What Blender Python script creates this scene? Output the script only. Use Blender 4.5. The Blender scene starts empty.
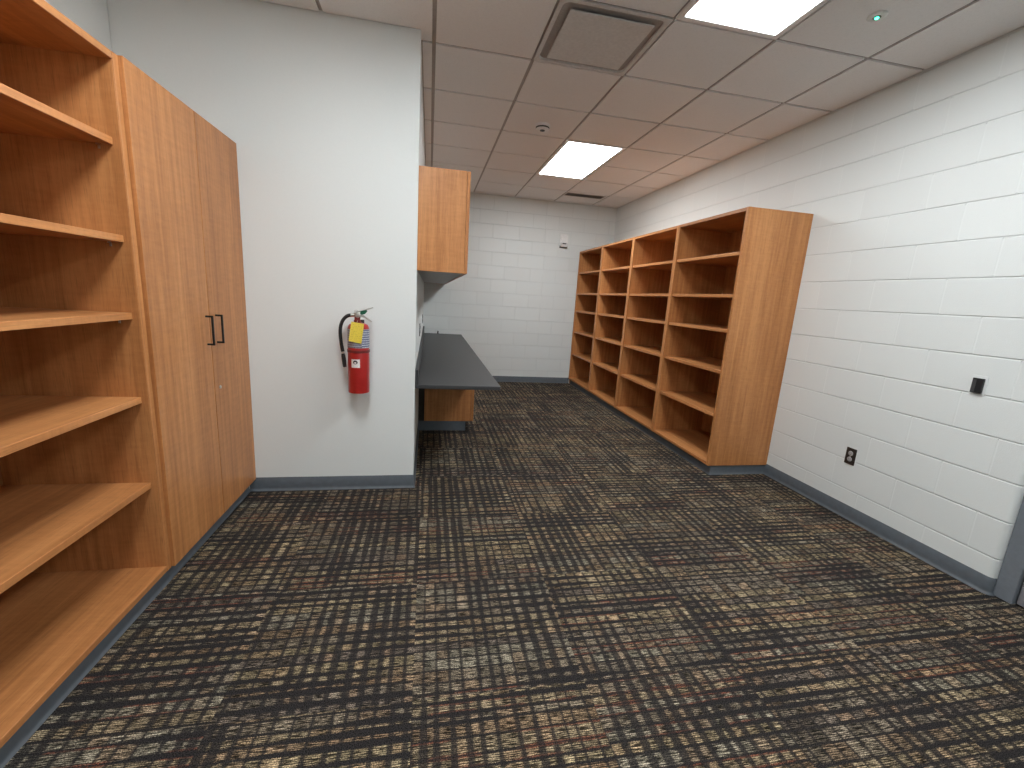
import bpy, bmesh, math, random
from mathutils import Vector, Matrix
random.seed(7)
SC = bpy.context.scene
COL = SC.collection
PI = math.pi

# ------------------------------------------------------------------ dimensions (metres)
XLW, XPE, XR = -1.637, -0.081, 2.844        # left wall, partition return, right wall
YP, YB, YREAR = 2.878, 6.720, -3.10         # partition face, back wall, wall behind the camera
ZC = 2.805                                  # ceiling
ZB = 0.092                                  # baseboard height
GX, GY, T = -0.0066, 2.378, 0.6096          # ceiling grid
ZTOP, ZBOT = 2.0924, 0.0820                 # casework top and underside

# ------------------------------------------------------------------ materials
def mat(name):
    m = bpy.data.materials.new(name); m.use_nodes = True
    nt = m.node_tree
    return m, nt, nt.nodes['Principled BSDF']

def N(nt, t, **k):
    n = nt.nodes.new(t)
    for a, v in k.items(): setattr(n, a, v)
    return n

def setin(nt, n, name, v):
    s = n.inputs[name]
    if isinstance(v, bpy.types.NodeSocket): nt.links.new(v, s)
    else: s.default_value = v

def math_(nt, op, a, b=None, c=None, clamp=False):
    n = N(nt, 'ShaderNodeMath', operation=op, use_clamp=clamp)
    for i, v in enumerate((a, b, c)):
        if v is None: continue
        if isinstance(v, bpy.types.NodeSocket): nt.links.new(v, n.inputs[i])
        else: n.inputs[i].default_value = v
    return n.outputs[0]

def smooth(nt, v, a, b, o0=0.0, o1=1.0):
    n = N(nt, 'ShaderNodeMapRange', interpolation_type='SMOOTHSTEP')
    nt.links.new(v, n.inputs['Value'])
    for k, x in (('From Min', a), ('From Max', b), ('To Min', o0), ('To Max', o1)):
        if isinstance(x, bpy.types.NodeSocket): nt.links.new(x, n.inputs[k])
        else: n.inputs[k].default_value = x
    return n.outputs[0]

def mixc(nt, f, a, b, mode='MIX'):
    n = N(nt, 'ShaderNodeMix', data_type='RGBA', blend_type=mode)
    for idx, v in ((0, f), (6, a), (7, b)):
        s = n.inputs[idx]
        if isinstance(v, bpy.types.NodeSocket): nt.links.new(v, s)
        elif idx == 0: s.default_value = v
        else: s.default_value = (*v, 1) if len(v) == 3 else v
    return n.outputs[2]

def ramp(nt, f, stops, interp='LINEAR'):
    n = N(nt, 'ShaderNodeValToRGB'); n.color_ramp.interpolation = interp
    cr = n.color_ramp
    while len(cr.elements) < len(stops): cr.elements.new(0.5)
    for e, (p, c) in zip(cr.elements, stops):
        e.position = p; e.color = (*c, 1)
    nt.links.new(f, n.inputs['Fac'])
    return n.outputs['Color']

def xyz(nt, socket):
    s = N(nt, 'ShaderNodeSeparateXYZ'); nt.links.new(socket, s.inputs[0]); return s.outputs

def comb(nt, x, y, z):
    c = N(nt, 'ShaderNodeCombineXYZ')
    for i, v in enumerate((x, y, z)):
        if isinstance(v, bpy.types.NodeSocket): nt.links.new(v, c.inputs[i])
        else: c.inputs[i].default_value = v
    return c.outputs[0]

def noise(nt, vec, scale=1.0, detail=2.0, rough=0.5):
    n = N(nt, 'ShaderNodeTexNoise'); nt.links.new(vec, n.inputs['Vector'])
    n.inputs['Scale'].default_value = scale; n.inputs['Detail'].default_value = detail
    n.inputs['Roughness'].default_value = rough
    return n.outputs['Fac']

def bump(nt, h, strength, dist, bsdf):
    b = N(nt, 'ShaderNodeBump'); b.inputs['Strength'].default_value = strength
    b.inputs['Distance'].default_value = dist
    nt.links.new(h, b.inputs['Height']); nt.links.new(b.outputs[0], bsdf.inputs['Normal'])

def plain(name, col, rough=0.5, metal=0.0, noise_amt=0.06, nscale=60, spec=0.5):
    m, nt, b = mat(name)
    tc = N(nt, 'ShaderNodeTexCoord')
    f = noise(nt, tc.outputs['Object'], nscale, 3)
    lo = tuple(c*(1-noise_amt) for c in col); hi = tuple(min(1, c*(1+noise_amt)) for c in col)
    nt.links.new(ramp(nt, f, [(0.3, lo), (0.7, hi)]), b.inputs['Base Color'])
    b.inputs['Roughness'].default_value = rough; b.inputs['Metallic'].default_value = metal
    b.inputs['Specular IOR Level'].default_value = spec
    return m

def emit(name, col, strength):
    m, nt, b = mat(name)
    b.inputs['Base Color'].default_value = (*col, 1)
    b.inputs['Emission Color'].default_value = (*col, 1)
    b.inputs['Emission Strength'].default_value = strength
    return m

def wood(name, axis, k=1.0, seed=0.0):
    """cherry laminate, grain along axis"""
    m, nt, b = mat(name)
    tc = N(nt, 'ShaderNodeTexCoord'); oi = N(nt, 'ShaderNodeObjectInfo')
    off = math_(nt, 'MULTIPLY', oi.outputs['Random'], 37.0)
    s = xyz(nt, tc.outputs['Object'])
    def vec(along, across):
        v = [math_(nt, 'MULTIPLY', s[i], along if 'xyz'[i] == axis else across) for i in range(3)]
        v = [math_(nt, 'ADD', x, math_(nt, 'ADD', off, seed + 3.1*i)) for i, x in enumerate(v)]
        return comb(nt, *v)
    broad = noise(nt, vec(0.55, 5.0), 1.0, 3, 0.55)
    streak = noise(nt, vec(1.6, 42.0), 1.0, 4, 0.6)
    pores = noise(nt, vec(14.0, 420.0), 1.0, 2, 0.5)
    fig = noise(nt, vec(62.0, 13.0), 1.0, 2, 0.55)
    v = math_(nt, 'ADD', math_(nt, 'MULTIPLY', broad, 0.40), math_(nt, 'MULTIPLY', streak, 0.47))
    v = math_(nt, 'ADD', v, math_(nt, 'MULTIPLY', fig, 0.13))
    c = ramp(nt, v, [(0.38, tuple(x*k for x in (0.370, 0.146, 0.047))), (0.50, tuple(x*k for x in (0.490, 0.205, 0.070))),
                     (0.62, tuple(x*k for x in (0.600, 0.272, 0.100)))])
    dark = mixc(nt, smooth(nt, pores, 0.55, 0.72, 0, 0.34), c, (0.16*k, 0.06*k, 0.022*k))
    nt.links.new(dark, b.inputs['Base Color'])
    b.inputs['Roughness'].default_value = 0.38
    b.inputs['Specular IOR Level'].default_value = 0.4
    return m

WOOD_Z = wood('cherry_laminate_upright', 'z', 1.0)
WOOD_Y = wood('cherry_laminate_level', 'y', 0.97, 11.0)
WOOD_D = wood('cherry_laminate_door', 'z', 1.06, 23.0)
BAND = wood('cherry_edge_band', 'y', 1.18, 5.0)  # edge strip in the same laminate, brightened for the light its front catches
BAND_Z = wood('cherry_edge_band_upright', 'z', 1.1, 5.0)  # upright edge strip, likewise lightened in colour for the light it faces
PAINT_RGB = (0.755, 0.782, 0.765)

def painted_block(name, horiz, phase, upright, joint_x=None):
    m, nt, b = mat(name)
    tc = N(nt, 'ShaderNodeTexCoord'); s = xyz(nt, tc.outputs['Object'])
    u = math_(nt, 'ADD', s[horiz], phase)
    z = math_(nt, 'ADD', s[2], 0.006)
    br = N(nt, 'ShaderNodeTexBrick')
    br.offset = 0.5; br.offset_frequency = 2; br.squash = 1.0
    nt.links.new(comb(nt, u, z, 0.0), br.inputs['Vector'])
    br.inputs['Scale'].default_value = 1.0; br.inputs['Mortar Size'].default_value = 0.0055
    br.inputs['Mortar Smooth'].default_value = 0.7; br.inputs['Bias'].default_value = 0.0
    br.inputs['Brick Width'].default_value = 0.4064; br.inputs['Row Height'].default_value = 0.2001
    br.inputs['Color1'].default_value = (*[c*0.985 for c in PAINT_RGB], 1)
    br.inputs['Color2'].default_value = (*[c*1.015 for c in PAINT_RGB], 1)
    br.inputs['Mortar'].default_value = (*[c*0.98 for c in PAINT_RGB], 1)
    # how completely the paint fills each joint varies along the wall
    fill = noise(nt, tc.outputs['Object'], 2.3, 2)
    # upright joints are nearly filled flush
    zr = math_(nt, 'FRACT', math_(nt, 'DIVIDE', z, 0.2001))
    bed = math_(nt, 'GREATER_THAN', math_(nt, 'ABSOLUTE', math_(nt, 'SUBTRACT', zr, 0.5)), 0.45)
    amt = math_(nt, 'ADD', math_(nt, 'MULTIPLY', bed, 1.0-upright), upright)
    amt = math_(nt, 'MULTIPLY', amt, smooth(nt, fill, 0.3, 0.65, 0.5, 1.0))
    h = math_(nt, 'MULTIPLY', math_(nt, 'MULTIPLY', br.outputs['Fac'], amt), -1.0)
    pits = noise(nt, tc.outputs['Object'], 210, 4, 0.65)
    h = math_(nt, 'ADD', h, math_(nt, 'MULTIPLY', pits, 0.16))
    col = mixc(nt, math_(nt, 'MULTIPLY', br.outputs['Fac'], math_(nt, 'SUBTRACT', 1.0, bed)), br.outputs['Color'], tuple(c*(1.04 if upright < 0.5 else 0.95) for c in PAINT_RGB))
    col = mixc(nt, math_(nt, 'MULTIPLY', math_(nt, 'MULTIPLY', br.outputs['Fac'], bed), 0.22), col, tuple(c*0.75 for c in PAINT_RGB))
    if joint_x is not None:
        d = math_(nt, 'ABSOLUTE', math_(nt, 'SUBTRACT', s[0], joint_x))
        g = smooth(nt, d, 0.003, 0.007, 1.0, 0.0)
        h = math_(nt, 'SUBTRACT', h, math_(nt, 'MULTIPLY', g, 0.35))
    nt.links.new(col, b.inputs['Base Color'])
    bump(nt, h, 0.8, 0.005, b)
    b.inputs['Roughness'].default_value = 0.5; b.inputs['Specular IOR Level'].default_value = 0.4
    return m

BLOCK_R = painted_block('painted_block_right', 1, -2.600 - 0.2032 + 0.4064*20, 0.12)
BLOCK_B = painted_block('painted_block_back', 0, -0.714 - 0.2032 + 0.4064*20, 0.55, 1.724)
m, nt, b = mat('painted_plaster'); tc = N(nt, 'ShaderNodeTexCoord')
f = noise(nt, tc.outputs['Object'], 160, 4, 0.6)
nt.links.new(ramp(nt, f, [(0.2, tuple(c*0.985 for c in PAINT_RGB)), (0.8, tuple(c*1.015 for c in PAINT_RGB))]), b.inputs['Base Color'])
bump(nt, f, 0.12, 0.001, b); b.inputs['Roughness'].default_value = 0.55
PLASTER = m

m, nt, b = mat('ceiling_tile'); tc = N(nt, 'ShaderNodeTexCoord')
f = noise(nt, tc.outputs['Object'], 95, 5, 0.7); g = noise(nt, tc.outputs['Object'], 420, 2, 0.5)
v = math_(nt, 'ADD', math_(nt, 'MULTIPLY', f, 0.5), math_(nt, 'MULTIPLY', g, 0.5))
nt.links.new(ramp(nt, v, [(0.30, (0.76, 0.745, 0.735)), (0.46, (0.90, 0.89, 0.88)), (0.7, (0.92, 0.91, 0.90))]), b.inputs['Base Color'])
bump(nt, v, 0.35, 0.002, b); b.inputs['Roughness'].default_value = 0.9; b.inputs['Specular IOR Level'].default_value = 0.1
TILE = m
GRID = plain('ceiling_grid_metal', (0.40, 0.37, 0.345), 0.5)
BASE = plain('blue_grey_rubber_base', (0.098, 0.113, 0.128), 0.55, 0, 0.08, 30, 0.5)
WHITE_M = plain('white_enamel', (0.88, 0.875, 0.86), 0.4)
GREY_M = plain('grey_vent_enamel', (0.70, 0.69, 0.67), 0.5)
DARK_V = plain('dark_vent_throat', (0.02, 0.019, 0.018), 0.7)
GRILLE = plain('grey_grille', (0.30, 0.29, 0.28), 0.5)
BLACK = plain('black_plastic', (0.012, 0.012, 0.013), 0.35)
BLACK_G = plain('dark_grey_plastic', (0.055, 0.055, 0.055), 0.45)
BROWN_P = plain('dark_brown_plate', (0.030, 0.022, 0.018), 0.4)
LTGREY_P = plain('grey_receptacle', (0.38, 0.36, 0.35), 0.45)
RED = plain('red_enamel', (0.40, 0.020, 0.017), 0.28, 0, 0.04)
RED_D = plain('dark_red_collar', (0.16, 0.02, 0.018), 0.4)
STEEL = plain('bright_steel', (0.62, 0.60, 0.56), 0.28, 1.0)
GREEN = plain('green_seal', (0.01, 0.10, 0.055), 0.4)
GREY_MEL = plain('grey_melamine', (0.50, 0.48, 0.46), 0.5)
FRAME_M = plain('grey_door_frame_paint', (0.185, 0.205, 0.230), 0.42, 0, 0.05)
DOOR_M = plain('grey_door_paint', (0.24, 0.235, 0.25), 0.5)
CORE = plain('dark_cavity', (0.05, 0.045, 0.04), 0.8)

# dark speckled laminate worktop
m, nt, b = mat('charcoal_speckled_laminate'); tc = N(nt, 'ShaderNodeTexCoord')
f = noise(nt, tc.outputs['Object'], 650, 2, 0.6)
nt.links.new(ramp(nt, f, [(0.35, (0.022, 0.022, 0.024)), (0.55, (0.036, 0.036, 0.038)), (0.72, (0.075, 0.075, 0.075))]), b.inputs['Base Color'])
b.inputs['Roughness'].default_value = 0.42; b.inputs['Specular IOR Level'].default_value = 0.5
TOPM = m

# extinguisher paper label: silver ground, blue panels and pale lines of small print
m, nt, b = mat('extinguisher_label_print'); tc = N(nt, 'ShaderNodeTexCoord'); s = xyz(nt, tc.outputs['Object'])
ang = math_(nt, 'ARCTAN2', s[0], math_(nt, 'MULTIPLY', s[1], -1.0))
w1 = math_(nt, 'FRACT', math_(nt, 'MULTIPLY', s[2], 70.0))
line = math_(nt, 'GREATER_THAN', w1, 0.55)
br = noise(nt, comb(nt, math_(nt, 'MULTIPLY', ang, 9.0), math_(nt, 'FLOOR', math_(nt, 'MULTIPLY', s[2], 70.0)), 0.0), 3.0, 1)
txt = math_(nt, 'MULTIPLY', line, math_(nt, 'GREATER_THAN', br, 0.47))
right = math_(nt, 'GREATER_THAN', ang, 0.45)
base = mixc(nt, right, (0.30, 0.29, 0.33), (0.13, 0.15, 0.24))
ink = mixc(nt, right, (0.10, 0.09, 0.11), (0.62, 0.64, 0.68))
nt.links.new(mixc(nt, txt, base, ink), b.inputs['Base Color']); b.inputs['Roughness'].default_value = 0.4
LABEL = m
m, nt, b = mat('yellow_card_print'); tc = N(nt, 'ShaderNodeTexCoord'); s = xyz(nt, tc.outputs['Object'])
rowf = math_(nt, 'MULTIPLY', s[2], 95.0)
line = math_(nt, 'GREATER_THAN', math_(nt, 'FRACT', rowf), 0.6)
br = noise(nt, comb(nt, math_(nt, 'MULTIPLY', s[0], 130.0), math_(nt, 'FLOOR', rowf), 0.0), 1.0, 1)
txt = math_(nt, 'MULTIPLY', math_(nt, 'MULTIPLY', line, math_(nt, 'GREATER_THAN', br, 0.52)), 0.55)
nt.links.new(mixc(nt, txt, (0.80, 0.62, 0.07), (0.42, 0.26, 0.03)), b.inputs['Base Color']); b.inputs['Roughness'].default_value = 0.6
TAG = m
STICK = plain('white_sticker', (0.78, 0.74, 0.72), 0.5)
PINK = plain('pale_red_ink', (0.72, 0.42, 0.42), 0.5)

# carpet tiles: bands of coloured yarn crossed by dark uprights, every tile a different cut of the pattern
m, nt, b = mat('plaid_carpet_tiles')
tc = N(nt, 'ShaderNodeTexCoord'); s = xyz(nt, tc.outputs['Object'])
TS = 0.608
cx = math_(nt, 'FLOOR', math_(nt, 'DIVIDE', math_(nt, 'ADD', s[0], 10*TS + 0.025), TS))
cy = math_(nt, 'FLOOR', math_(nt, 'DIVIDE', math_(nt, 'ADD', s[1], 10*TS - 0.013), TS))
wn = N(nt, 'ShaderNodeTexWhiteNoise', noise_dimensions='2D'); nt.links.new(comb(nt, cx, cy, 0.0), wn.inputs['Vector'])
rc = N(nt, 'ShaderNodeSeparateColor'); nt.links.new(wn.outputs['Color'], rc.inputs[0])
wob = math_(nt, 'MULTIPLY', math_(nt, 'SUBTRACT', noise(nt, tc.outputs['Object'], 60, 2), 0.5), 0.004)
wob = math_(nt, 'ADD', wob, math_(nt, 'MULTIPLY', math_(nt, 'SUBTRACT', noise(nt, tc.outputs['Object'], 240, 2), 0.5), 0.012))
px = math_(nt, 'ADD', math_(nt, 'ADD', s[0], wob), math_(nt, 'MULTIPLY', rc.outputs[0], 31.0))
py = math_(nt, 'ADD', math_(nt, 'ADD', s[1], wob), math_(nt, 'MULTIPLY', rc.outputs[1], 47.0))
def vor(w, scale, feat):
    n = N(nt, 'ShaderNodeTexVoronoi', voronoi_dimensions='1D', feature=feat)
    nt.links.new(w, n.inputs['W']); n.inputs['Scale'].default_value = scale; n.inputs['Randomness'].default_value = 0.75
    return n
SX, SY = 20.0, 23.0
ex = vor(px, SX, 'DISTANCE_TO_EDGE').outputs['Distance']
ey = vor(py, SY, 'DISTANCE_TO_EDGE').outputs['Distance']
rx = N(nt, 'ShaderNodeSeparateColor'); nt.links.new(vor(px, SX, 'F1').outputs['Color'], rx.inputs[0])
ry = N(nt, 'ShaderNodeSeparateColor'); nt.links.new(vor(py, SY, 'F1').outputs['Color'], ry.inputs[0])
n1 = noise(nt, comb(nt, math_(nt, 'MULTIPLY', px, 3.4), math_(nt, 'MULTIPLY', py, 1.3), 0.0), 1.0, 2)
n2 = noise(nt, comb(nt, math_(nt, 'MULTIPLY', px, 1.2), math_(nt, 'MULTIPLY', py, 4.2), 7.0), 1.0, 2)
tx = math_(nt, 'ADD', smooth(nt, n1, 0.42, 0.62, 0.045, 0.255), math_(nt, 'MULTIPLY', rx.outputs[2], 0.05))
ty = math_(nt, 'ADD', smooth(nt, n2, 0.43, 0.62, 0.045, 0.23), math_(nt, 'MULTIPLY', ry.outputs[2], 0.06))
mx = smooth(nt, math_(nt, 'SUBTRACT', ex, tx), -0.05, 0.10)
my = smooth(nt, math_(nt, 'SUBTRACT', ey, ty), -0.05, 0.10)
cell = math_(nt, 'MULTIPLY', math_(nt, 'ADD', 0.12, math_(nt, 'MULTIPLY', mx, 0.88)), my)
# yarn colour of the band
band = ramp(nt, ry.outputs[0], [(0.0, (0.175, 0.145, 0.098)), (0.22, (0.140, 0.120, 0.092)), (0.42, (0.190, 0.160, 0.104)),
                                (0.56, (0.100, 0.085, 0.072)), (0.66, (0.160, 0.148, 0.118)), (0.80, (0.172, 0.128, 0.084)), (0.88, (0.125, 0.108, 0.086))], 'CONSTANT')
colv = math_(nt, 'ADD', 0.70, math_(nt, 'MULTIPLY', rx.outputs[1], 0.5))
cw = N(nt, 'ShaderNodeTexWhiteNoise', noise_dimensions='2D')
nt.links.new(comb(nt, rx.outputs[0], ry.outputs[2], 0.0), cw.inputs['Vector'])
colv = math_(nt, 'MULTIPLY', colv, math_(nt, 'ADD', 0.65, math_(nt, 'MULTIPLY', cw.outputs['Value'], 0.6)))
tint = N(nt, 'ShaderNodeSeparateColor'); nt.links.new(cw.outputs['Color'], tint.inputs[0])
band = mixc(nt, 1.0, band, (1.06, 1.0, 0.92), 'MULTIPLY')
band = mixc(nt, smooth(nt, tint.outputs[1], 0.74, 0.80, 0.0, 0.42), band, (0.215, 0.135, 0.075))
yarn = noise(nt, comb(nt, math_(nt, 'MULTIPLY', s[0], 26.0), math_(nt, 'MULTIPLY', s[1], 190.0), 0.0), 1.0, 2, 0.6)
yarnv = smooth(nt, yarn, 0.36, 0.64, 0.12, 2.15)
rib = math_(nt, 'ABSOLUTE', math_(nt, 'SUBTRACT', math_(nt, 'FRACT', math_(nt, 'ADD', math_(nt, 'MULTIPLY', s[1], 165.0), math_(nt, 'MULTIPLY', wob, 60.0))), 0.5))
yarnv = math_(nt, 'MULTIPLY', yarnv, smooth(nt, rib, 0.10, 0.40, 0.45, 1.42))
pile = noise(nt, tc.outputs['Object'], 520, 2, 0.6)
bandc = mixc(nt, 1.0, band, comb(nt, colv, colv, colv), 'MULTIPLY')
bandc = mixc(nt, 1.0, bandc, comb(nt, yarnv, yarnv, yarnv), 'MULTIPLY')
groundv = smooth(nt, pile, 0.32, 0.68, 0.3, 1.8)
ground = mixc(nt, 1.0, (0.0235, 0.0208, 0.0205), comb(nt, groundv, groundv, groundv), 'MULTIPLY')
c = mixc(nt, math_(nt, 'MULTIPLY', cell, 0.95), ground, bandc)
# thin rust lines along some bands
rl = math_(nt, 'MULTIPLY', math_(nt, 'GREATER_THAN', ry.outputs[1], 0.80), smooth(nt, math_(nt, 'ABSOLUTE', math_(nt, 'SUBTRACT', ey, math_(nt, 'ADD', ty, 0.03))), 0.04, 0.09, 1.0, 0.0))
rl = math_(nt, 'MULTIPLY', rl, math_(nt, 'MULTIPLY', math_(nt, 'ADD', 0.25, math_(nt, 'MULTIPLY', mx, 0.6)), smooth(nt, yarn, 0.3, 0.6, 0.05, 1.0)))
rl = math_(nt, 'MULTIPLY', rl, smooth(nt, noise(nt, tc.outputs['Object'], 7.0, 1), 0.42, 0.56))
c = mixc(nt, rl, c, (0.190, 0.060, 0.034))
speck = smooth(nt, noise(nt, tc.outputs['Object'], 290, 2, 0.6), 0.36, 0.64, 0.26, 1.42)
c = mixc(nt, 1.0, c, comb(nt, speck, speck, speck), 'MULTIPLY')
nt.links.new(c, b.inputs['Base Color'])
bump(nt, math_(nt, 'ADD', math_(nt, 'MULTIPLY', pile, 0.5), math_(nt, 'MULTIPLY', yarn, 0.5)), 0.35, 0.003, b)
b.inputs['Roughness'].default_value = 0.95; b.inputs['Specular IOR Level'].default_value = 0.12
CARPET = m

# ------------------------------------------------------------------ mesh helpers
class MB:
    def __init__(self): self.bm = bmesh.new()
    def box(self, x0, x1, y0, y1, z0, z1, bev=0.0012, seg=1):
        bm = self.bm
        r = bmesh.ops.create_cube(bm, size=1.0)
        vs = r['verts']
        for v in vs:
            v.co = Vector(((x0+x1)/2 + v.co.x*(x1-x0), (y0+y1)/2 + v.co.y*(y1-y0), (z0+z1)/2 + v.co.z*(z1-z0)))
        if bev:
            es = list({e for v in vs for e in v.link_edges})
            bmesh.ops.bevel(bm, geom=es, offset=min(bev, 0.45*min(x1-x0, y1-y0, z1-z0)), segments=seg, affect='EDGES', profile=0.5)
        return self
    def lathe(self, prof, seg=32, M=None, cap=True):
        """prof: list of (radius, height) about local z"""
        bm = self.bm; rings = []
        M = M or Matrix.Identity(4)
        for r, z in prof:
            rings.append([bm.verts.new(M @ Vector((r*math.cos(2*PI*i/seg), r*math.sin(2*PI*i/seg), z))) for i in range(seg)])
        for a, c in zip(rings, rings[1:]):
            for i in range(seg):
                bm.faces.new((a[i], a[(i+1) % seg], c[(i+1) % seg], c[i]))
        if cap:
            bm.faces.new(list(reversed(rings[0]))); bm.faces.new(rings[-1])
        return self
    def tube(self, pts, r, seg=12):
        bm = self.bm; pts = [Vector(p) for p in pts]; rings = []
        rr = r if isinstance(r, (list, tuple)) else [r]*len(pts)
        up = Vector((0, 1, 0))
        for i, p in enumerate(pts):
            d = (pts[min(i+1, len(pts)-1)] - pts[max(i-1, 0)]).normalized()
            u = d.cross(up)
            if u.length < 1e-3: u = d.cross(Vector((1, 0, 0)))
            u.normalize(); w = d.cross(u).normalized()
            rings.append([bm.verts.new(p + (u*math.cos(2*PI*k/seg) + w*math.sin(2*PI*k/seg))*rr[i]) for k in range(seg)])
        for a, c in zip(rings, rings[1:]):
            for k in range(seg): bm.faces.new((a[k], a[(k+1) % seg], c[(k+1) % seg], c[k]))
        bm.faces.new(list(reversed(rings[0]))); bm.faces.new(rings[-1])
        return self
    def prism(self, poly, axis, a0, a1, bev=0.0):
        """poly in the two other axes (in xyz order), extruded along axis"""
        bm = self.bm
        def P(p, a):
            q = list(p); q.insert('xyz'.index(axis), a); return bm.verts.new(q)
        A = [P(p, a0) for p in poly]; B = [P(p, a1) for p in poly]; n = len(poly)
        fs = [bm.faces.new(A), bm.faces.new(list(reversed(B)))]
        for i in range(n): fs.append(bm.faces.new((A[i], B[i], B[(i+1) % n], A[(i+1) % n])))
        if bev: bmesh.ops.bevel(bm, geom=list({e for f in fs for e in f.edges}), offset=bev, segments=1, affect='EDGES')
        return self
    def sweep(self, path, prof):
        """path: xy points; prof: closed (out, z) outline; 'out' is to the right of travel"""
        bm = self.bm; n = len(path); rings = []
        P = [Vector(p) for p in path]
        for i in range(n):
            d0 = (P[i]-P[i-1]).normalized() if i > 0 else (P[1]-P[0]).normalized()
            d1 = (P[i+1]-P[i]).normalized() if i < n-1 else d0
            n0 = Vector((d0.y, -d0.x)); n1 = Vector((d1.y, -d1.x))
            mm = (n0+n1); mm = mm/max(1e-6, mm.dot(n0))
            rings.append([bm.verts.new((P[i].x+mm.x*o, P[i].y+mm.y*o, z)) for o, z in prof])
        k = len(prof)
        for a, c in zip(rings, rings[1:]):
            for j in range(k): bm.faces.new((a[j], a[(j+1) % k], c[(j+1) % k], c[j]))
        bm.faces.new(rings[0]); bm.faces.new(list(reversed(rings[-1])))
        return self
    def build(self, name, m, parent=None, smooth_=False, base=None):
        bm = self.bm
        bmesh.ops.recalc_face_normals(bm, faces=bm.faces)
        o_ = Vector(base) if base is not None else (Vector(parent['_base']) if parent is not None else Vector((0, 0, 0)))
        for v in bm.verts: v.co -= o_
        me = bpy.data.meshes.new(name); bm.to_mesh(me); bm.free()
        if smooth_:
            for p in me.polygons: p.use_smooth = True
            try: me.set_sharp_from_angle(angle=math.radians(40))
            except Exception: pass
        for mm in (m if isinstance(m, (list, tuple)) else [m]): me.materials.append(mm)
        ob = bpy.data.objects.new(name, me); COL.objects.link(ob)
        ob['_base'] = tuple(o_)
        if parent is not None: ob.parent = parent
        else: ob.location = o_
        return ob

def thing(name, label, cat, base, group=None):
    o = bpy.data.objects.new(name, None); COL.objects.link(o)
    o.empty_display_size = 0.1; o.location = base; o['_base'] = tuple(base)
    o['label'] = label; o['category'] = cat
    if group: o['group'] = group
    return o

def tag(o, label, cat, group=None):
    o['label'] = label; o['category'] = cat
    if group: o['group'] = group
    return o

def struct(name, mb, m, smooth_=False):
    o = mb.build(name, m, None, smooth_); o['kind'] = 'structure'; return o

# ------------------------------------------------------------------ the room
struct('floor', MB().box(XLW-0.15, XR+0.9, YREAR-0.1, YB+0.15, -0.12, 0.0, 0), CARPET)
struct('wall_left', MB().box(XLW-0.12, XLW, YREAR-0.1, YP-0.005, 0, ZC+0.15, 0), PLASTER)
struct('wall_partition', MB().box(XLW-0.12, XPE, YP, YB+0.12, 0, ZC+0.15, 0.003, 2), PLASTER)
struct('wall_back', MB().box(XPE, XR+0.12, YB, YB+0.12, 0, ZC+0.15, 0), BLOCK_B)
struct('wall_rear', MB().box(XLW-0.12, XR+0.9, YREAR-0.12, YREAR, 0, ZC+0.15, 0), PLASTER)
# right wall with a bullnosed door opening
YD1, YD0, ZD = 1.452, 0.46, 2.17
RB = 0.026
mb = MB()
arc = [(XR+RB-RB*math.cos(a), YD1+RB-RB*math.sin(a)) for a in [i*PI/2/8 for i in range(9)]]
mb.prism([(XR+0.2, YB), (XR, YB)] + arc + [(XR+0.2, YD1)], 'z', 0, ZC+0.15)
arc2 = [(XR+RB-RB*math.cos(a), YD0-RB+RB*math.sin(a)) for a in [PI/2-i*PI/2/8 for i in range(9)]]
mb.prism([(XR+0.2, YD0)] + arc2 + [(XR, YREAR), (XR+0.2, YREAR)], 'z', 0, ZC+0.15)
mb.box(XR, XR+0.2, YD0, YD1, ZD, ZC+0.15, 0)
struct('wall_right', mb, BLOCK_R, True)

# ceiling: suspended tiles standing a little below the grid
LIGHTS = [(2, -2), (2, 3), (-1, -3), (2, -8)]
VENT = (1, 0)
skip = {(i, j+k) for i, j in LIGHTS for k in (0, 1)} | {VENT}
mb = MB()
mb.box(XLW-0.12, XR+0.9, YREAR-0.1, YB+0.12, ZC+0.009, ZC+0.10, 0)
gridfaces = len(mb.bm.faces)
INS = 0.0115
for (rx0, rx1, ry0, ry1, li) in ((XPE, XR, YREAR, YB, True), (XLW, XPE, YREAR, YP, False)):
    for i in range(-4, 7):
        for j in range(-13, 9):
            if (i, j) in skip: continue
            x0, x1, y0, y1 = GX+i*T+INS, GX+(i+1)*T-INS, GY+j*T+INS, GY+(j+1)*T-INS
            X0, X1, Y0, Y1 = max(x0, rx0+(0 if not li or True else 0)), min(x1, rx1), max(y0, ry0), min(y1, ry1)
            if X1-X0 < 0.01 or Y1-Y0 < 0.01: continue
            # no gap where the two ceiling fields meet over open floor
            e = 0.0
            if X0 == rx0 and li: X0 = rx0 + (0.006 if y0 > YP else 0.0)
            if X1 == rx1 and li: X1 = rx1 - 0.006
            if Y1 == ry1: Y1 = ry1 - 0.006
            if X1-X0 < 0.01: continue
            mb.box(X0, X1, Y0, Y1, ZC, ZC+0.012, 0.0)
ceil = struct('ceiling', mb, [TILE, GRID])
for k, p in enumerate(ceil.data.polygons): p.material_index = 1 if k < gridfaces else 0

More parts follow.
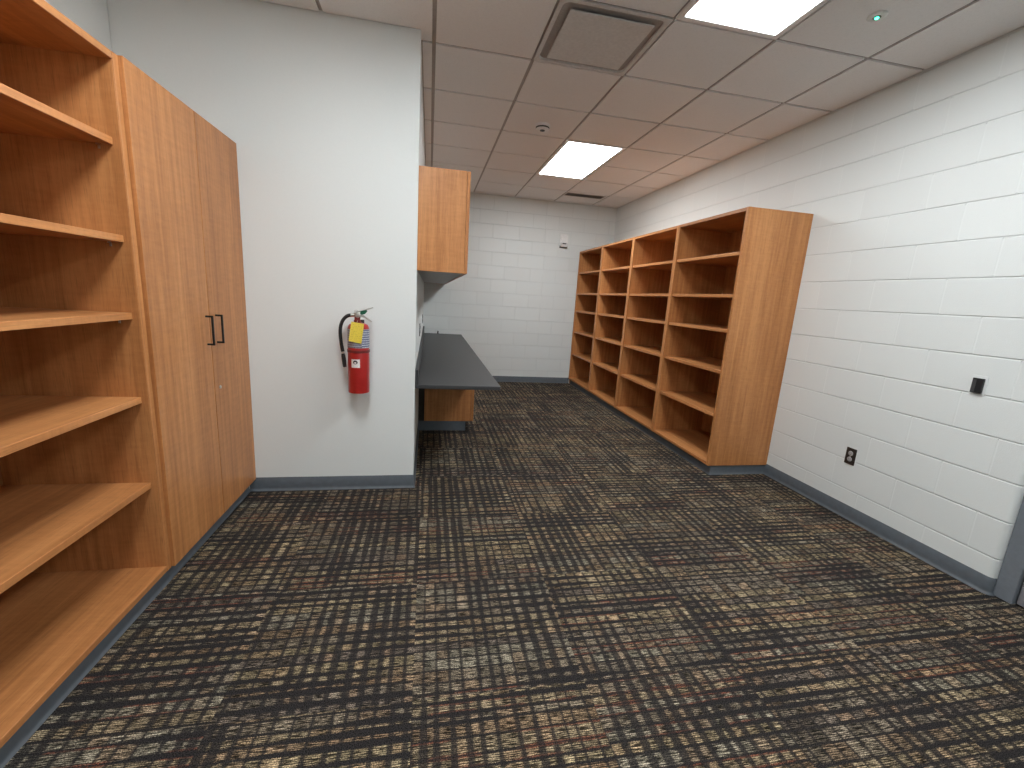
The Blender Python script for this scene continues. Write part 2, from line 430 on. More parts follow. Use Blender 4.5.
# rubber cove base
COVE = [(0.0, 0.0), (0.013, 0.0), (0.0135, 0.0025), (0.008, 0.006), (0.0045, 0.013), (0.0035, 0.022), (0.0035, ZB-0.002), (0.002, ZB), (0.0, ZB)]
struct('baseboard_back', MB().sweep([(0.40, YB), (2.30, YB)], COVE), BASE, True)
Y0B = 2.979
barc = [(XR+RB-RB*math.cos(a), YD1+RB-RB*math.sin(a)) for a in [i*PI/2/8 for i in range(9)]]
struct('baseboard_right', MB().sweep([(XR, Y0B+0.010)] + barc, COVE), BASE, True)
struct('baseboard_partition', MB().sweep([(-1.118, YP), (XPE, YP), (XPE, 4.14)], COVE), BASE, True)
struct('baseboard_rear', MB().sweep([(XR, YREAR), (XLW, YREAR)], COVE), BASE, True)

# door at the right-hand edge
t = MB()
FX = XR + 0.030
for (ya, yb) in ((YD1-0.076, YD1), (YD0, YD0+0.066)):
    t.box(FX, FX+0.14, ya, yb, 0.0, ZD-0.0, 0.003, 2)
t.box(FX, FX+0.14, YD0+0.066, YD1-0.076, ZD-0.066, ZD, 0.003, 2)
fr = t.build('trim_1', FRAME_M); fr['kind'] = 'structure'
st = MB()
for (ya, yb) in ((YD1-0.090, YD1-0.076), (YD0+0.066, YD0+0.080)): st.box(FX+0.075, FX+0.14, ya, yb, 0.0, ZD-0.066, 0.002)
st.build('door_stop', FRAME_M, fr)
dr = MB().box(FX+0.022, FX+0.066, YD0+0.070, YD1-0.080, 0.008, ZD-0.070, 0.002).build('door_1', DOOR_M); dr['kind'] = 'structure'
hd = MB()
hd.lathe([(0.026, 0), (0.026, 0.010), (0.011, 0.013), (0.011, 0.05)], 20, Matrix.Translation((FX+0.022, YD0+0.135, 1.0)) @ Matrix.Rotation(-PI/2, 4, 'Y'))
hd.tube([(FX-0.026, YD0+0.135, 1.0), (FX-0.028, YD0+0.19, 1.0), (FX-0.028, YD0+0.25, 0.998)], 0.009)
hd.build('door_handle', STEEL, dr, True)

# ------------------------------------------------------------------ ceiling lights
LENS = emit('lit_white_lens', (0.945, 0.99, 1.02), 10.5)
LLAB = {(2, -2): 'large lit ceiling light panel at the top edge, right of the square air diffuser',
        (2, 3): 'smaller looking lit ceiling panel far off, near the back wall',
    (-1, -3): 'lit ceiling panel overhead on the left half of the room, above the viewer',
        (2, -8): 'lit ceiling panel behind the viewer on the right half of the room'}
for (i, j) in LIGHTS:
    x0, x1, y0, y1 = GX+i*T+0.004, GX+(i+1)*T-0.004, GY+j*T+0.004, GY+(j+2)*T-0.004
    c = ((x0+x1)/2, (y0+y1)/2, ZC)
    L = thing('ceiling_light', LLAB[(i, j)], 'ceiling light', c, 'recessed ceiling light panels')
    f = MB(); w = 0.034; z0, z1 = ZC-0.004, ZC+0.010
    f.box(x0, x0+w, y0, y1, z0, z1, 0.002); f.box(x1-w, x1, y0, y1, z0, z1, 0.002)
    f.box(x0+w, x1-w, y0, y0+w, z0, z1, 0.002); f.box(x0+w, x1-w, y1-w, y1, z0, z1, 0.002)
    f.build('frame', WHITE_M, L)
    MB().box(x0+w, x1-w, y0+w, y1-w, ZC+0.0015, ZC+0.008, 0).build('lens', LENS, L)

# square plaque air diffuser
i, j = VENT
x0, x1, y0, y1 = GX+i*T+0.003, GX+(i+1)*T-0.003, GY+j*T+0.003, GY+(j+1)*T-0.003
cxv, cyv = (x0+x1)/2, (y0+y1)/2
V = thing('ceiling_vent', 'square plaque air diffuser in the ceiling left of the near light panel', 'air vent', (cxv, cyv, ZC))
def rrect(cx_, cy_, h, r, n=6):
    pts = []
    for k, (sx, sy) in enumerate(((1, 1), (-1, 1), (-1, -1), (1, -1))):
        for q in range(n+1):
            a = (k + q/n)*PI/2
            pts.append((cx_+sx*(h-r)+r*math.cos(a), cy_+sy*(h-r)+r*math.sin(a)))
    return pts
fr = MB(); bm = fr.bm
half = (x1-x0)/2
loops = []
for (h, r, z) in ((half, 0.002, ZC+0.006), (half, 0.002, ZC-0.003), (half-0.022, 0.040, ZC-0.003), (half-0.026, 0.045, ZC+0.012), (half-0.036, 0.055, ZC+0.045), (half-0.055, 0.06, ZC+0.065)):
    loops.append([bm.verts.new((x, y, z)) for x, y in rrect(cxv, cyv, h, r)])
for a, c in zip(loops, loops[1:]):
    for k in range(len(a)): bm.faces.new((a[k], a[(k+1) % len(a)], c[(k+1) % len(a)], c[k]))
fr.build('frame', GREY_M, V, True)
MB().box(cxv-half+0.02, cxv+half-0.02, cyv-half+0.02, cyv+half-0.02, ZC+0.066, ZC+0.070, 0).build('throat', DARK_V, V)
MB().box(cxv-0.234, cxv+0.234, cyv-0.234, cyv+0.234, ZC-0.010, ZC-0.002, 0.003, 2).build('plaque', GREY_M, V)
for sx in (-1, 1):
    for sy in (-1, 1): MB().tube([(cxv+sx*0.17, cyv+sy*0.17, ZC-0.004), (cxv+sx*0.17, cyv+sy*0.17, ZC+0.058)], 0.004, 8).build('hanger_rod', STEEL, V)

# long slot return grille by the back wall
V = thing('ceiling_vent', 'narrow grey slot grille in the ceiling by the back wall', 'air vent', (2.11, 6.185, ZC))
f = MB(); f.box(1.832, 2.392, 6.098, 6.108, ZC-0.005, ZC, 0.001); f.box(1.832, 2.392, 6.262, 6.272, ZC-0.005, ZC, 0.001)
f.box(1.832, 1.842, 6.108, 6.262, ZC-0.005, ZC, 0.001); f.box(2.382, 2.392, 6.108, 6.262, ZC-0.005, ZC, 0.001)
f.build('frame', GREY_M, V)
s_ = MB()
for k in range(8):
    y = 6.118 + k*0.019
    s_.prism([(y, ZC-0.0045), (y+0.002, ZC-0.0045), (y+0.011, ZC-0.0005), (y+0.009, ZC-0.0005)], 'x', 1.842, 2.382)
s_.build('slat', GRILLE, V)
MB().box(1.842, 2.382, 6.108, 6.262, ZC-0.0006, ZC-0.0001, 0).build('backing', GRILLE, V)

# smoke detector
D = thing('smoke_detector', 'round white smoke detector on the ceiling between vent and far light', 'smoke detector', (0.923, 3.965, ZC))
MT = Matrix.Translation((0.923, 3.965, ZC)) @ Matrix.Rotation(PI, 4, 'X')
MB().lathe([(r_*1.18, z_*1.1) for r_, z_ in [(0.055, 0.0), (0.055, 0.010), (0.052, 0.014), (0.050, 0.014), (0.0495, 0.017), (0.047, 0.030), (0.040, 0.036), (0.001, 0.038)]], 36, MT).build('housing', WHITE_M, D, True)
MB().lathe([(r_*1.18, z_*1.1) for r_, z_ in [(0.0502, 0.0175), (0.0505, 0.019), (0.0488, 0.027), (0.0480, 0.027)]], 36, MT, False).build('sensing_slot', BLACK_G, D, True)
MB().lathe([(r_*1.18, z_*1.1) for r_, z_ in [(0.018, 0.036), (0.018, 0.040), (0.001, 0.0405)]], 24, MT).build('cap', BLACK_G, D, True)

# occupancy sensor with a green lamp
Sx, Sy = 2.126, 2.073
D = thing('ceiling_sensor', 'small flush ceiling sensor with a glowing green lamp near the right wall', 'sensor', (Sx, Sy, ZC))
MT = Matrix.Translation((Sx, Sy, ZC)) @ Matrix.Rotation(PI, 4, 'X')
MB().lathe([(0.042, 0.0), (0.042, 0.003), (0.038, 0.006), (0.026, 0.007), (0.001, 0.0072)], 36, MT).build('plate', WHITE_M, D, True)
MB().lathe([(0.017, 0.006), (0.017, 0.0085), (0.012, 0.009), (0.001, 0.009)], 24, MT).build('bezel', plain('dark_green_bezel', (0.01, 0.06, 0.04), 0.3), D, True)
MB().lathe([(0.0085, 0.008), (0.0085, 0.011), (0.005, 0.014), (0.001, 0.0145)], 20, MT).build('lamp', emit('green_lamp', (0.05, 1.0, 0.55), 5.0), D, True)

# ------------------------------------------------------------------ bookcases
def bookcase(label, front, depth_dir, back, ya, yb, shelves, pt, recess, group, pins=False, ZTOP=2.088):
    """depth_dir -1: opens to -x (back at larger x); +1: opens to +x"""
    d = depth_dir
    def X(a, b_): return (min(a, b_), max(a, b_))
    B = thing('bookcase', label, 'bookcase', ((front+back)/2, (ya+yb)/2, 0.0), group)
    zb = ZBOT
    for (p, q) in ((ya, ya+pt), (yb-pt, yb)):
        x0, x1 = X(front - d*0.003, back)
        sp = MB().box(x0, x1, p, q, zb, ZTOP, 0.0008).build('side_panel', WOOD_Z, B)
        x0, x1 = X(front, front - d*0.003)
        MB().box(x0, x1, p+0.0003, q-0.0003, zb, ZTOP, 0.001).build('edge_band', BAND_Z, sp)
    ia, ib = ya+pt, yb-pt
    x0, x1 = X(front - d*0.001, back)
    MB().box(x0, x1, ia, ib, ZTOP-0.025, ZTOP, 0.0015).build('top_panel', WOOD_Y, B)
    MB().box(x0, x1, ia, ib, zb, zb+0.025, 0.0015).build('bottom_panel', WOOD_Y, B)
    x0, x1 = X(back, back + d*0.012)
    MB().box(x0, x1, ia, ib, zb+0.025, ZTOP-0.025, 0).build('back_panel', WOOD_Z, B)
    xb = back + d*0.0125
    xf = front - d*recess
    for z in shelves:
        x0, x1 = X(xf - d*0.003, xb)
        sh = MB().box(x0, x1, ia+0.0015, ib-0.0015, z-0.025, z, 0.0008).build('shelf', WOOD_Y, B)
        x0, x1 = X(xf, xf - d*0.003)
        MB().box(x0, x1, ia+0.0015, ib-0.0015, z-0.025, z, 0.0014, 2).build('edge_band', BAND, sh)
        if pins:
            for yy in (ia, ib):
                for xx in (xf - d*0.045, xb + d*0.05):
                    s_ = 1 if yy == ia else -1
                    yq = sorted((yy, yy + s_*0.012))
                    pn = MB().box(xx-0.004, xx+0.004, yq[0], yq[1], z-0.031, z-0.0252, 0.001)
                    pn.box(xx-0.004, xx+0.004, *sorted((yy, yy+s_*0.002)), z-0.042, z-0.031, 0.0005)
                    pn.build('shelf_pin', STEEL, B)
    return B

def toe(B, path, h=ZBOT, core=None):
    k = MB()
    if core: k.box(*core, 0.0, h-0.0004, 0)
    k.build('plinth', CORE, B)
    prof = [(o_, min(z, h-0.001)) for o_, z in COVE]
    MB().sweep(path, prof).build('toe_kick', BASE, B, True)

# tall shelves on the left, open towards the room
LF = -1.0915
L = bookcase('tall open bookcase along the left wall, cut off by the left edge of the photo', LF, 1, XLW+0.001, 0.985, 1.9435,
             [1.812, 1.4785, 1.195, 0.8625, 0.498], 0.029, 0.026, None, True)
toe(L, [(-1.125, 1.9438), (-1.125, 0.985)][::-1], core=(XLW+0.02, -1.1251, 0.99, 1.9430))

# four bookcases on the right
RF = 2.284
ys = [2.979, 3.904, 4.829, 5.754, 6.679]
labs = ['nearest of the four wooden bookcases on the right wall, its end panel showing',
        'second nearest of the four wooden bookcases on the right wall',
        'third of the four wooden bookcases on the right wall, counted from the near end',
        'farthest of the four wooden bookcases on the right wall, by the back corner']
for k in range(4):
    Bk = bookcase(labs[k], RF, -1, XR-0.001, ys[k]+0.0005, ys[k+1]-0.0005, [1.787, 1.471, 1.199, 0.870, 0.514], 0.025, 0.012,
                  'wooden bookcases along the right wall', False, 2.101)
    p0, p1 = ys[k]+0.0005, ys[k+1]-0.0005
    fx = RF + 0.040
    if k == 0:
        toe(Bk, [(fx, p1), (fx, p0+0.014), (XR-0.001, p0+0.014)], core=(fx+0.0001, XR-0.002, p0+0.0141, p1))
    elif k == 3:
        toe(Bk, [(fx, p1), (fx, p0)], core=(fx+0.0001, XR-0.002, p0, p1))
    else:
        toe(Bk, [(fx, p1), (fx, p0)], core=(fx+0.0001, XR-0.002, p0, p1))
struct('trim_2', MB().box(RF+0.03, RF+0.05, ys[4], YB-0.0005, 0.0, ZTOP, 0.0005), WOOD_Z)

# ------------------------------------------------------------------ two-door cabinet
DX = -1.0784
W = thing('storage_cabinet', 'tall wooden two-door cabinet with black pulls beside the open left bookcase', 'cabinet', (-1.36, 2.41, 0))
c0, c1 = 1.9440, 2.8775
bx1 = DX-0.0195
b_ = MB(); b_.box(XLW+0.001, bx1, c0, c0+0.019, ZBOT, ZTOP, 0.0008); b_.box(XLW+0.001, bx1, c1-0.019, c1, ZBOT, ZTOP, 0.0008)
b_.box(XLW+0.001, bx1, c0+0.019, c1-0.019, ZTOP-0.019, ZTOP, 0.0008); b_.box(XLW+0.001, bx1, c0+0.019, c1-0.019, ZBOT, ZBOT+0.019, 0.0008)
b_.box(XLW+0.001, XLW+0.012, c0+0.019, c1-0.019, ZBOT+0.019, ZTOP-0.019, 0)
b_.build('body', WOOD_Z, W)
toe(W, [(-1.125, c0), (-1.125, c1-0.0005)], core=(XLW+0.02, -1.1251, c0, c1))
SEAM = 2.424
for k, (a, c) in enumerate(((c0+0.0030, SEAM-0.0026), (SEAM+0.0026, c1-0.001))):
    d = MB().box(DX-0.019, DX, a, c, ZBOT+0.002, ZTOP-0.002, 0.0012, 2).build('door', WOOD_D, W)
    yh = 2.385 if k == 0 else 2.487
    h = MB(); zt, zb2 = 1.158, 1.020; pr = 0.034; r = 0.0046
    for z in (zt, zb2): h.box(DX, DX+pr, yh-r, yh+r, z-r, z+r, 0.0012)
    h.box(DX+pr-0.009, DX+pr, yh-r, yh+r, zb2-r, zt+r, 0.0012)
    h.build('handle', BLACK, d)
    if k == 1:
        MT = Matrix.Translation((DX, 2.482, 0.781)) @ Matrix.Rotation(PI/2, 4, 'Y')
        lk = MB().lathe([(0.0095, 0), (0.0095, 0.0025), (0.0080, 0.004), (0.001, 0.0042)], 24, MT)
        lk.build('lock', STEEL, d, True)

# ------------------------------------------------------------------ nook: worktop, base cabinet, wall cabinet
CT = thing('countertop', 'long dark charcoal worktop running along the recess behind the partition', 'countertop', (0.21, 4.8, 0.69))
MB().box(XPE+0.0005, 0.5017, 2.888, YB-0.0005, 0.7030, 0.7292, 0.003, 2).build('worktop', TOPM, CT)
MB().box(XPE+0.0005, XPE+0.0205, 2.888, YB-0.0005, 0.7294, 0.831, 0.0025, 2).build('backsplash', TOPM, CT)

BC = thing('base_cabinet', 'low wooden cabinet on a blue-grey plinth under the dark worktop', 'cabinet', (0.22, 5.4, 0))
y0, y1 = 4.152, YB-0.003
zt = 0.7025
zb0 = 0.1013
b_ = MB(); b_.box(-0.022, 0.438, y0, y0+0.019, zb0, zt, 0.0008); b_.box(-0.022, 0.438, y1-0.019, y1, zb0, zt, 0.0008)
b_.box(-0.022, 0.438, y0+0.019, y1-0.019, zb0, zb0+0.019, 0.0008); b_.box(-0.022, 0.438, y0+0.019, y1-0.019, zt-0.019, zt, 0.0008)
b_.box(-0.022, -0.010, y0+0.019, y1-0.019, zb0+0.019, zt-0.019, 0)
b_.build('body', WOOD_Z, BC)
fl = MB().box(XPE+0.0005, -0.0225, y0+0.05, y1, 0.0, zt, 0); fl.build('gap_shade_filler', CORE, BC)  # dark block put in for the shade in the gap beside the wall
MB().box(-0.0220, 0.384, y0+0.012, y1, 0.0, zb0-0.0005, 0).build('plinth', CORE, BC)
prof = [(o_, min(z*1.07, zb0-0.001)) for o_, z in COVE]
MB().sweep([(0.385, y1-0.02), (0.385, y0+0.011), (XPE+0.002, y0+0.011)], prof).build('toe_kick', BASE, BC, True)
nd = 4; wd = (y1-y0)/nd
for k in range(nd):
    a, c = y0+k*wd+0.0015, y0+(k+1)*wd-0.0015
    d = MB().box(0.440, 0.459, a, c, zb0+0.003, zt-0.004, 0.0012, 2).build('door', WOOD_D, BC)
    yh = c-0.05 if k % 2 == 0 else a+0.05
    h = MB()
    for z in (0.60, 0.47): h.box(0.459, 0.493, yh-0.0046, yh+0.0046, z-0.0046, z+0.0046, 0.001)
    h.box(0.484, 0.493, yh-0.0046, yh+0.0046, 0.4654, 0.6046, 0.001)
    h.build('handle', BLACK, d)

WC = thing('wall_cabinet', 'wooden wall cabinet hung above the dark worktop in the recess', 'cabinet', (0.08, 4.8, 1.474))
y0, y1 = 2.893, YB-0.003; zb0, zt = 1.4735, ZTOP
b_ = MB(); b_.box(XPE+0.0005, 0.2165, y0, y0+0.019, zb0, zt, 0.0008); b_.box(XPE+0.0005, 0.2165, y1-0.019, y1, zb0, zt, 0.0008)
b_.box(XPE+0.0005, 0.2165, y0+0.019, y1-0.019, zt-0.019, zt, 0.0008)
b_.box(XPE+0.0005, XPE+0.012, y0+0.019, y1-0.019, zb0+0.021, zt-0.019, 0)
b_.build('body', WOOD_Z, WC)
MB().box(XPE+0.0005, 0.2165, y0+0.0192, y1-0.0192, zb0+0.002, zb0+0.020, 0.0005).build('bottom_panel', GREY_MEL, WC)
nd = 4; wd = (y1-y0)/nd
for k in range(nd):
    a, c = y0+k*wd+(0.0 if k == 0 else 0.0015), y0+(k+1)*wd-0.0015
    d = MB().box(0.2185, 0.238, a, c, zb0, zt-0.001, 0.0012, 2).build('door', WOOD_D, WC)
    yh = c-0.05 if k % 2 == 0 else a+0.05
    h = MB()
    for z in (1.68, 1.55): h.box(0.238, 0.272, yh-0.0046, yh+0.0046, z-0.0046, z+0.0046, 0.001)
    h.box(0.263, 0.272, yh-0.0046, yh+0.0046, 1.5454, 1.6846, 0.001)
    h.build('handle', BLACK, d)

# ------------------------------------------------------------------ outlets and small fittings
def duplex(base, nx, ny, label, plate_m, rec_m, group=None):
    """plate on a wall whose outward normal is (nx, ny)"""
    O = thing('power_outlet', label, 'outlet', base, group)
    bx, by, bz = base
    ax = Vector((-ny, nx, 0)); n = Vector((nx, ny, 0))
    R3 = Matrix((( ax.x, 0, n.x, bx), (ax.y, 0, n.y, by), (0, 1, 0, bz), (0, 0, 0, 1)))
    def add(mb, m, nm, par, sm=False):
        for v in mb.bm.verts: v.co = R3 @ v.co
        return mb.build(nm, m, par, sm)
    p = add(MB().box(-0.035, 0.035, -0.057, 0.057, 0.0, 0.006, 0.0025, 2), plate_m, 'cover_plate', O)
    for s_ in (-1, 1):
        q = MB().lathe([(0.0168, 0.005), (0.0168, 0.0075), (0.0155, 0.0085), (0.001, 0.0086)], 28, Matrix.Translation((0, s_*0.0205, 0)))
        r_ = add(q, rec_m, 'receptacle', O, True)
        sl = MB()
        for (xx, hh) in ((-0.006, 0.004), (0.006, 0.0032)): sl.box(xx-0.001, xx+0.001, s_*0.0205+0.001, s_*0.0205+0.001+2*hh, 0.0084, 0.0089, 0)
        sl.lathe([(0.0022, 0.0084), (0.0022, 0.0089)], 10, Matrix.Translation((0, s_*0.0205-0.0075, 0)))
        add(sl, BLACK, 'slot', r_)
    add(MB().lathe([(0.003, 0.0058), (0.003, 0.0070), (0.001, 0.0073)], 12), STEEL, 'screw', O)
    return O
duplex((XR, 2.295, 0.425), -1, 0, 'dark brown double power outlet low on the right block wall', BROWN_P, LTGREY_P)
duplex((XPE, 4.05, 1.00), 1, 0, 'nearer black outlet above the worktop splashback, seen edge on', BLACK, BLACK_G)
duplex((XPE, 5.70, 1.00), 1, 0, 'farther black outlet above the worktop splashback, seen edge on', BLACK, BLACK_G)

S_ = thing('wall_switch', 'small black switch box on the right wall, higher than the brown outlet', 'switch', (XR, 1.722, 1.04))
MB().box(XR-0.003, XR, 1.722-0.034, 1.722+0.034, 1.04-0.050, 1.04+0.052, 0.0012, 2).build('back_plate', PLASTER, S_)
MB().box(XR-0.016, XR-0.003, 1.722-0.0235, 1.722+0.0235, 1.04-0.039, 1.04+0.039, 0.002, 2).build('body', BLACK, S_)
MB().box(XR-0.0175, XR-0.016, 1.722+0.004, 1.722+0.0215, 1.04-0.034, 1.04+0.030, 0.0006).build('side_panel', BLACK_G, S_)

# horn strobe on the back wall
cx_, cz_ = 2.022, 2.247
H = thing('fire_alarm_strobe', 'white fire alarm horn strobe high on the back wall', 'alarm', (cx_, YB, cz_))
MB().box(cx_-0.066, cx_+0.066, YB-0.026, YB, cz_-0.080, cz_+0.105, 0.014, 3).build('housing', WHITE_M, H, True)
MB().lathe([(0.046, 0.0), (0.046, 0.003), (0.042, 0.005), (0.036, 0.004), (0.034, 0.002), (0.022, 0.002), (0.020, 0.004), (0.001, 0.0045)], 32,
           Matrix.Translation((cx_, YB-0.0255, cz_+0.040)) @ Matrix.Rotation(PI/2, 4, 'X')).build('horn_grille', WHITE_M, H, True)
lens_m = plain('clear_strobe_lens', (0.88, 0.88, 0.88), 0.2, 0.2)
MB().prism([(YB-0.026, cz_-0.030), (YB-0.045, cz_-0.042), (YB-0.050, cz_-0.065), (YB-0.045, cz_-0.088), (YB-0.026, cz_-0.098)], 'x', cx_-0.052, cx_+0.052, 0.004).build('strobe_lens', lens_m, H)
MB().box(cx_-0.028, cx_+0.028, YB-0.0535, YB-0.0495, cz_-0.056, cz_-0.040, 0.001).build('flash_tube', BLACK_G, H)
MB().box(cx_-0.058, cx_+0.058, YB-0.030, YB-0.001, cz_-0.106, cz_-0.080, 0.004).build('mounting_collar', BLACK_G, H)

# little black cable end standing up behind the worktop
K = MB().tube([(0.142, YB-0.022, 0.7292), (0.142, YB-0.020, 0.752), (0.143, YB-0.018, 0.772)], [0.011, 0.010, 0.008], 12)
K.box(0.133, 0.152, YB-0.030, YB-0.012, 0.7294, 0.740, 0.002)
tag(K.build('cable_end', BLACK, None, True, (0.142, YB-0.021, 0.7292)), 'tiny black cable end at the back edge of the dark worktop', 'cable')

# ------------------------------------------------------------------ fire extinguisher
ex_, ey_ = -0.424, YP-0.090
F = thing('fire_extinguisher', 'red fire extinguisher with a yellow tag hung on the grey partition', 'fire extinguisher', (ex_, ey_, 0.69))
ZE = 0.690
MT = Matrix.Translation((ex_, ey_, ZE))
Rr = 0.0635
MB().lathe([(0.050, 0.004), (0.058, 0.0), (Rr-0.001, 0.002), (Rr, 0.006), (Rr, 0.412), (Rr-0.004, 0.426), (0.053, 0.436), (0.036, 0.443), (0.024, 0.446), (0.020, 0.447)], 48, MT).build('cylinder', RED, F, True)
# label wrapped round the upper part
lb = MB(); bm = lb.bm; seg = 40
a0, a1 = -1.75, 1.75
for k in range(seg):
    u0, u1 = a0+(a1-a0)*k/seg, a0+(a1-a0)*(k+1)/seg
    r2 = Rr+0.0006
    vs = [bm.verts.new((ex_+r2*math.sin(u), ey_-r2*math.cos(u), ZE+z)) for (u, z) in ((u0, 0.292), (u1, 0.292), (u1, 0.410), (u0, 0.410))]
    bm.faces.new(vs)
bmesh.ops.remove_doubles(bm, verts=bm.verts, dist=1e-5)
lb.build('paper_label', LABEL, F, True)
# strap of the wall bracket
MB().lathe([(Rr+0.0005, 0.262), (Rr+0.0035, 0.263), (Rr+0.0035, 0.279), (Rr+0.0005, 0.280)], 48, MT, False).build('strap', RED_D, F, True)
br_ = MB().box(ex_-0.022, ex_+0.022, YP-0.006, YP+0.0008, ZE+0.19, ZE+0.46, 0.002); br_.box(ex_-0.020, ex_+0.020, YP-0.0275, YP-0.006, ZE+0.262, ZE+0.280, 0.002)
br_.build('wall_bracket', BLACK_G, F)
# sticker with a round dark emblem
def on_body(mb_, off):
    for v in mb_.bm.verts:
        u = v.co.x/Rr; r2 = Rr+off+v.co.y
        v.co = Vector((ex_+r2*math.sin(u), ey_-r2*math.cos(u), v.co.z))
    return mb_
def grid_patch(x0, x1, z0, z1, n=10):
    g_ = MB()
    for k in range(n):
        a, c = x0+(x1-x0)*k/n, x0+(x1-x0)*(k+1)/n
        g_.bm.faces.new([g_.bm.verts.new(p) for p in ((a, 0, z0), (c, 0, z0), (c, 0, z1), (a, 0, z1))])
    bmesh.ops.remove_doubles(g_.bm, verts=g_.bm.verts, dist=1e-6)
    return g_
ST = on_body(grid_patch(-0.036, 0.016, ZE+0.169, ZE+0.222), 0.0006).build('sticker', STICK, F, True)
em = MB(); cxs, czs = -0.011, ZE+0.203
ring = []
for k in range(24):
    a = 2*PI*k/24
    ring.append((em.bm.verts.new((cxs+0.0140*math.cos(a), 0, czs+0.0120*math.sin(a))), em.bm.verts.new((cxs+0.0072*math.cos(a), 0, czs-0.003+0.0050*math.sin(a)))))
for k in range(24):
    a, c = ring[k], ring[(k+1) % 24]; em.bm.faces.new((a[0], c[0], c[1], a[1]))
on_body(em, 0.0010).build('emblem', BLACK, ST)
pk = MB()
for (xa, xb, za) in ((-0.028, 0.006, 0.181), (-0.024, 0.002, 0.175)):
    pk.bm.faces.new([pk.bm.verts.new(p) for p in ((xa, 0, ZE+za), (xb, 0, ZE+za), (xb, 0, ZE+za+0.0035), (xa, 0, ZE+za+0.0035))])
on_body(pk, 0.0010).build('printed_line', PINK, ST)
# valve, levers, pin
VX = ex_-0.006
v_ = MB().lathe([(0.021, 0.444), (0.021, 0.462), (0.017, 0.466), (0.017, 0.492), (0.013, 0.497), (0.013, 0.504)], 28, Matrix.Translation((VX, ey_, ZE)))
v_.build('valve_collar', RED_D, F, True)
vb = MB().box(VX-0.018, VX+0.022, ey_-0.013, ey_+0.013, ZE+0.484, ZE+0.512, 0.004, 2)
vb.lathe([(0.012, 0.0), (0.012, 0.020)], 20, Matrix.Translation((VX-0.018, ey_, ZE+0.492)) @ Matrix.Rotation(-PI/2, 4, 'Y'))
vb.build('valve_body', STEEL, F, True)
MB().lathe([(0.015, 0.0), (0.015, 0.006), (0.012, 0.009), (0.001, 0.0095)], 24, Matrix.Translation((VX+0.004, ey_-0.013, ZE+0.492)) @ Matrix.Rotation(PI/2, 4, 'X')).build('gauge', STEEL, F, True)
lv = MB().prism([(VX-0.012, ZE+0.516), (VX+0.020, ZE+0.522), (VX+0.090, ZE+0.548), (VX+0.092, ZE+0.543), (VX+0.022, ZE+0.512), (VX-0.012, ZE+0.510)], 'y', ey_-0.010, ey_+0.010, 0.001)
lv.build('discharge_lever', STEEL, F)
lv = MB().prism([(VX+0.010, ZE+0.498), (VX+0.030, ZE+0.498), (VX+0.086, ZE+0.458), (VX+0.083, ZE+0.453), (VX+0.028, ZE+0.488), (VX+0.010, ZE+0.486)], 'y', ey_-0.011, ey_+0.011, 0.001)
lv.build('carry_handle', STEEL, F)
sl = MB().prism([(VX+0.018, ZE+0.500), (VX+0.020, ZE+0.520), (VX+0.055, ZE+0.530), (VX+0.060, ZE+0.520), (VX+0.045, ZE+0.503), (VX+0.030, ZE+0.498)], 'y', ey_-0.014, ey_-0.009, 0.0008)
sl.build('tamper_seal', GREEN, F)
pin = MB().tube([(VX+0.008, ey_-0.020, ZE+0.516), (VX+0.008, ey_+0.018, ZE+0.516)], 0.0022, 8)
pts = [(VX+0.008+0.011*math.cos(a)-0.011, ey_-0.021, ZE+0.516+0.011*math.sin(a)) for a in [2*PI*k/20 for k in range(20)]]
pin.tube(pts + [pts[0]], 0.0014, 6); pin.build('safety_pin', STEEL, F, True)
# hose
hx = ex_
hp = [(VX-0.036, ey_, ZE+0.492), (VX-0.052, ey_-0.002, ZE+0.489), (VX-0.070, ey_-0.004, ZE+0.476), (VX-0.086, ey_-0.006, ZE+0.452), (VX-0.096, ey_-0.007, ZE+0.42),
      (VX-0.099, ey_-0.008, ZE+0.38), (VX-0.096, ey_-0.008, ZE+0.33), (VX-0.090, ey_-0.008, ZE+0.285), (VX-0.086, ey_-0.008, ZE+0.262)]
def crom(P_, n=5):
    P_ = [Vector(p) for p in P_]; out = []
    for i in range(len(P_)-1):
        p0, p1, p2, p3 = P_[max(i-1, 0)], P_[i], P_[i+1], P_[min(i+2, len(P_)-1)]
        for q in range(n):
            t_ = q/n
            out.append(0.5*((2*p1)+(p2-p0)*t_+(2*p0-5*p1+4*p2-p3)*t_*t_+(3*p1-p0-3*p2+p3)*t_**3))
    return out + [P_[-1]]
MB().tube(crom(hp), 0.0105, 14).build('hose', BLACK, F, True)
MB().tube([(VX-0.0862, ey_-0.008, ZE+0.263), (VX-0.0855, ey_-0.008, ZE+0.248)], 0.0085, 14).build('hose_ferrule', STEEL, F, True)
MB().tube([(VX-0.0855, ey_-0.008, ZE+0.249), (VX-0.083, ey_-0.008, ZE+0.235), (VX-0.079, ey_-0.008, ZE+0.20), (VX-0.075, ey_-0.008, ZE+0.163)], [0.0095, 0.0120, 0.0125, 0.0105], 14).build('nozzle', BLACK, F, True)
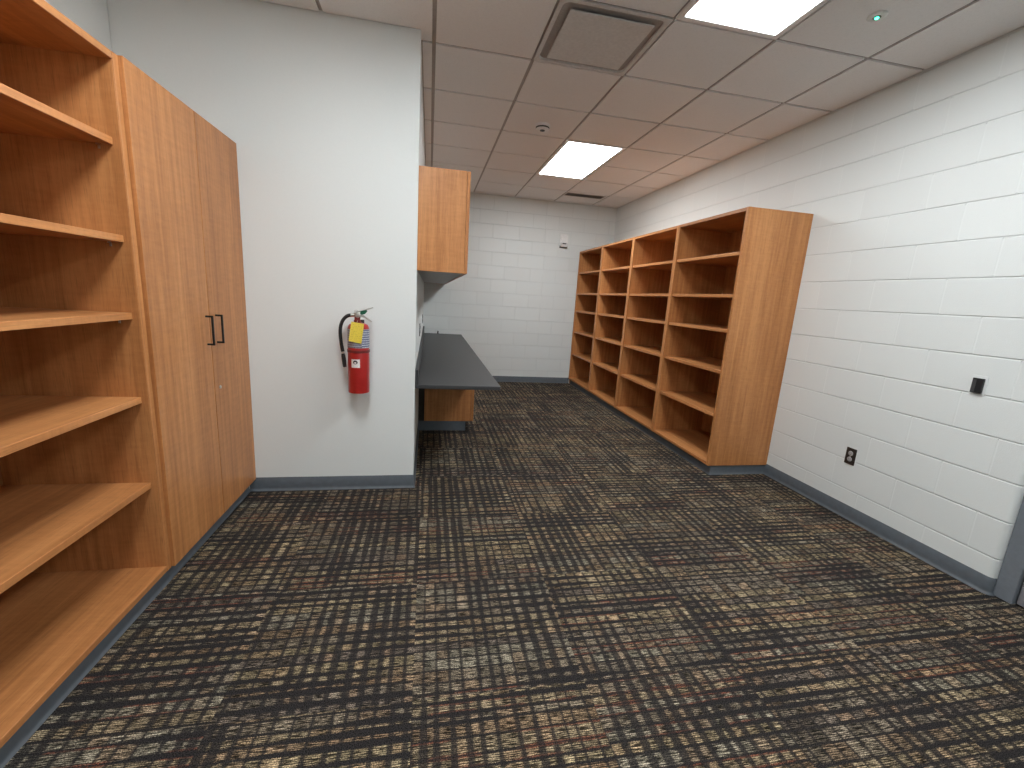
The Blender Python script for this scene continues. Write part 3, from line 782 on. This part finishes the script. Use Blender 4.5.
# yellow inspection tag, tied to the valve and lying against the label
tg = MB(); zt = 0.0
yt = ey_-Rr-0.004
quad = [(-0.018, 0.452), (0.050, 0.440), (0.034, 0.322), (-0.036, 0.334)]
quad = [(ex_-0.030, ZE+0.458), (ex_+0.042, ZE+0.445), (ex_+0.026, ZE+0.322), (ex_-0.047, ZE+0.337)]
bm = tg.bm
A = [bm.verts.new((x, yt-0.001, z)) for x, z in quad]; B_ = [bm.verts.new((x, yt-0.0002, z)) for x, z in quad]
bm.faces.new(A); bm.faces.new(list(reversed(B_)))
for k in range(4): bm.faces.new((A[k], B_[k], B_[(k+1) % 4], A[(k+1) % 4]))
tgo = tg.build('inspection_tag', TAG, F)
tie = MB().tube([(ex_+0.002, yt-0.001, ZE+0.449), (ex_, ey_-0.040, ZE+0.462), (ex_-0.002, ey_-0.021, ZE+0.458)], 0.0012, 6)
tie.build('tie', STEEL, tgo, True)

F.scale = (1, 1, 0.972); F.location = (ex_+0.002, ey_, ZE+0.008)
# ------------------------------------------------------------------ camera
f_px = 430.76
Rm = ((0.98091991, -0.18438412, 0.06163307), (0.02287668, -0.20534813, -0.97842159), (0.19306164, 0.96116317, -0.19721197))
cam = bpy.data.cameras.new('camera'); co = bpy.data.objects.new('camera', cam); COL.objects.link(co)
cam.sensor_width = 36.0; cam.sensor_fit = 'HORIZONTAL'; cam.lens = f_px/1024*36.0
cam.clip_start = 0.02; cam.clip_end = 60
r, d, f = (Vector(v) for v in Rm)
M = Matrix(((r.x, -d.x, -f.x, 0.0), (r.y, -d.y, -f.y, 0.0), (r.z, -d.z, -f.z, 1.3433), (0, 0, 0, 1)))
co.matrix_world = M
SC.camera = co

# ------------------------------------------------------------------ world and view
w = bpy.data.worlds.new('world'); SC.world = w; w.use_nodes = True
w.node_tree.nodes['Background'].inputs[0].default_value = (0.02, 0.02, 0.02, 1)
w.node_tree.nodes['Background'].inputs[1].default_value = 1.0
for o in bpy.data.objects:
    if '_base' in o: del o['_base']
SC.view_settings.view_transform = 'Standard'; SC.view_settings.look = 'None'
SC.view_settings.exposure = 1.1; SC.view_settings.gamma = 1.0; SC.view_settings.use_curve_mapping = False
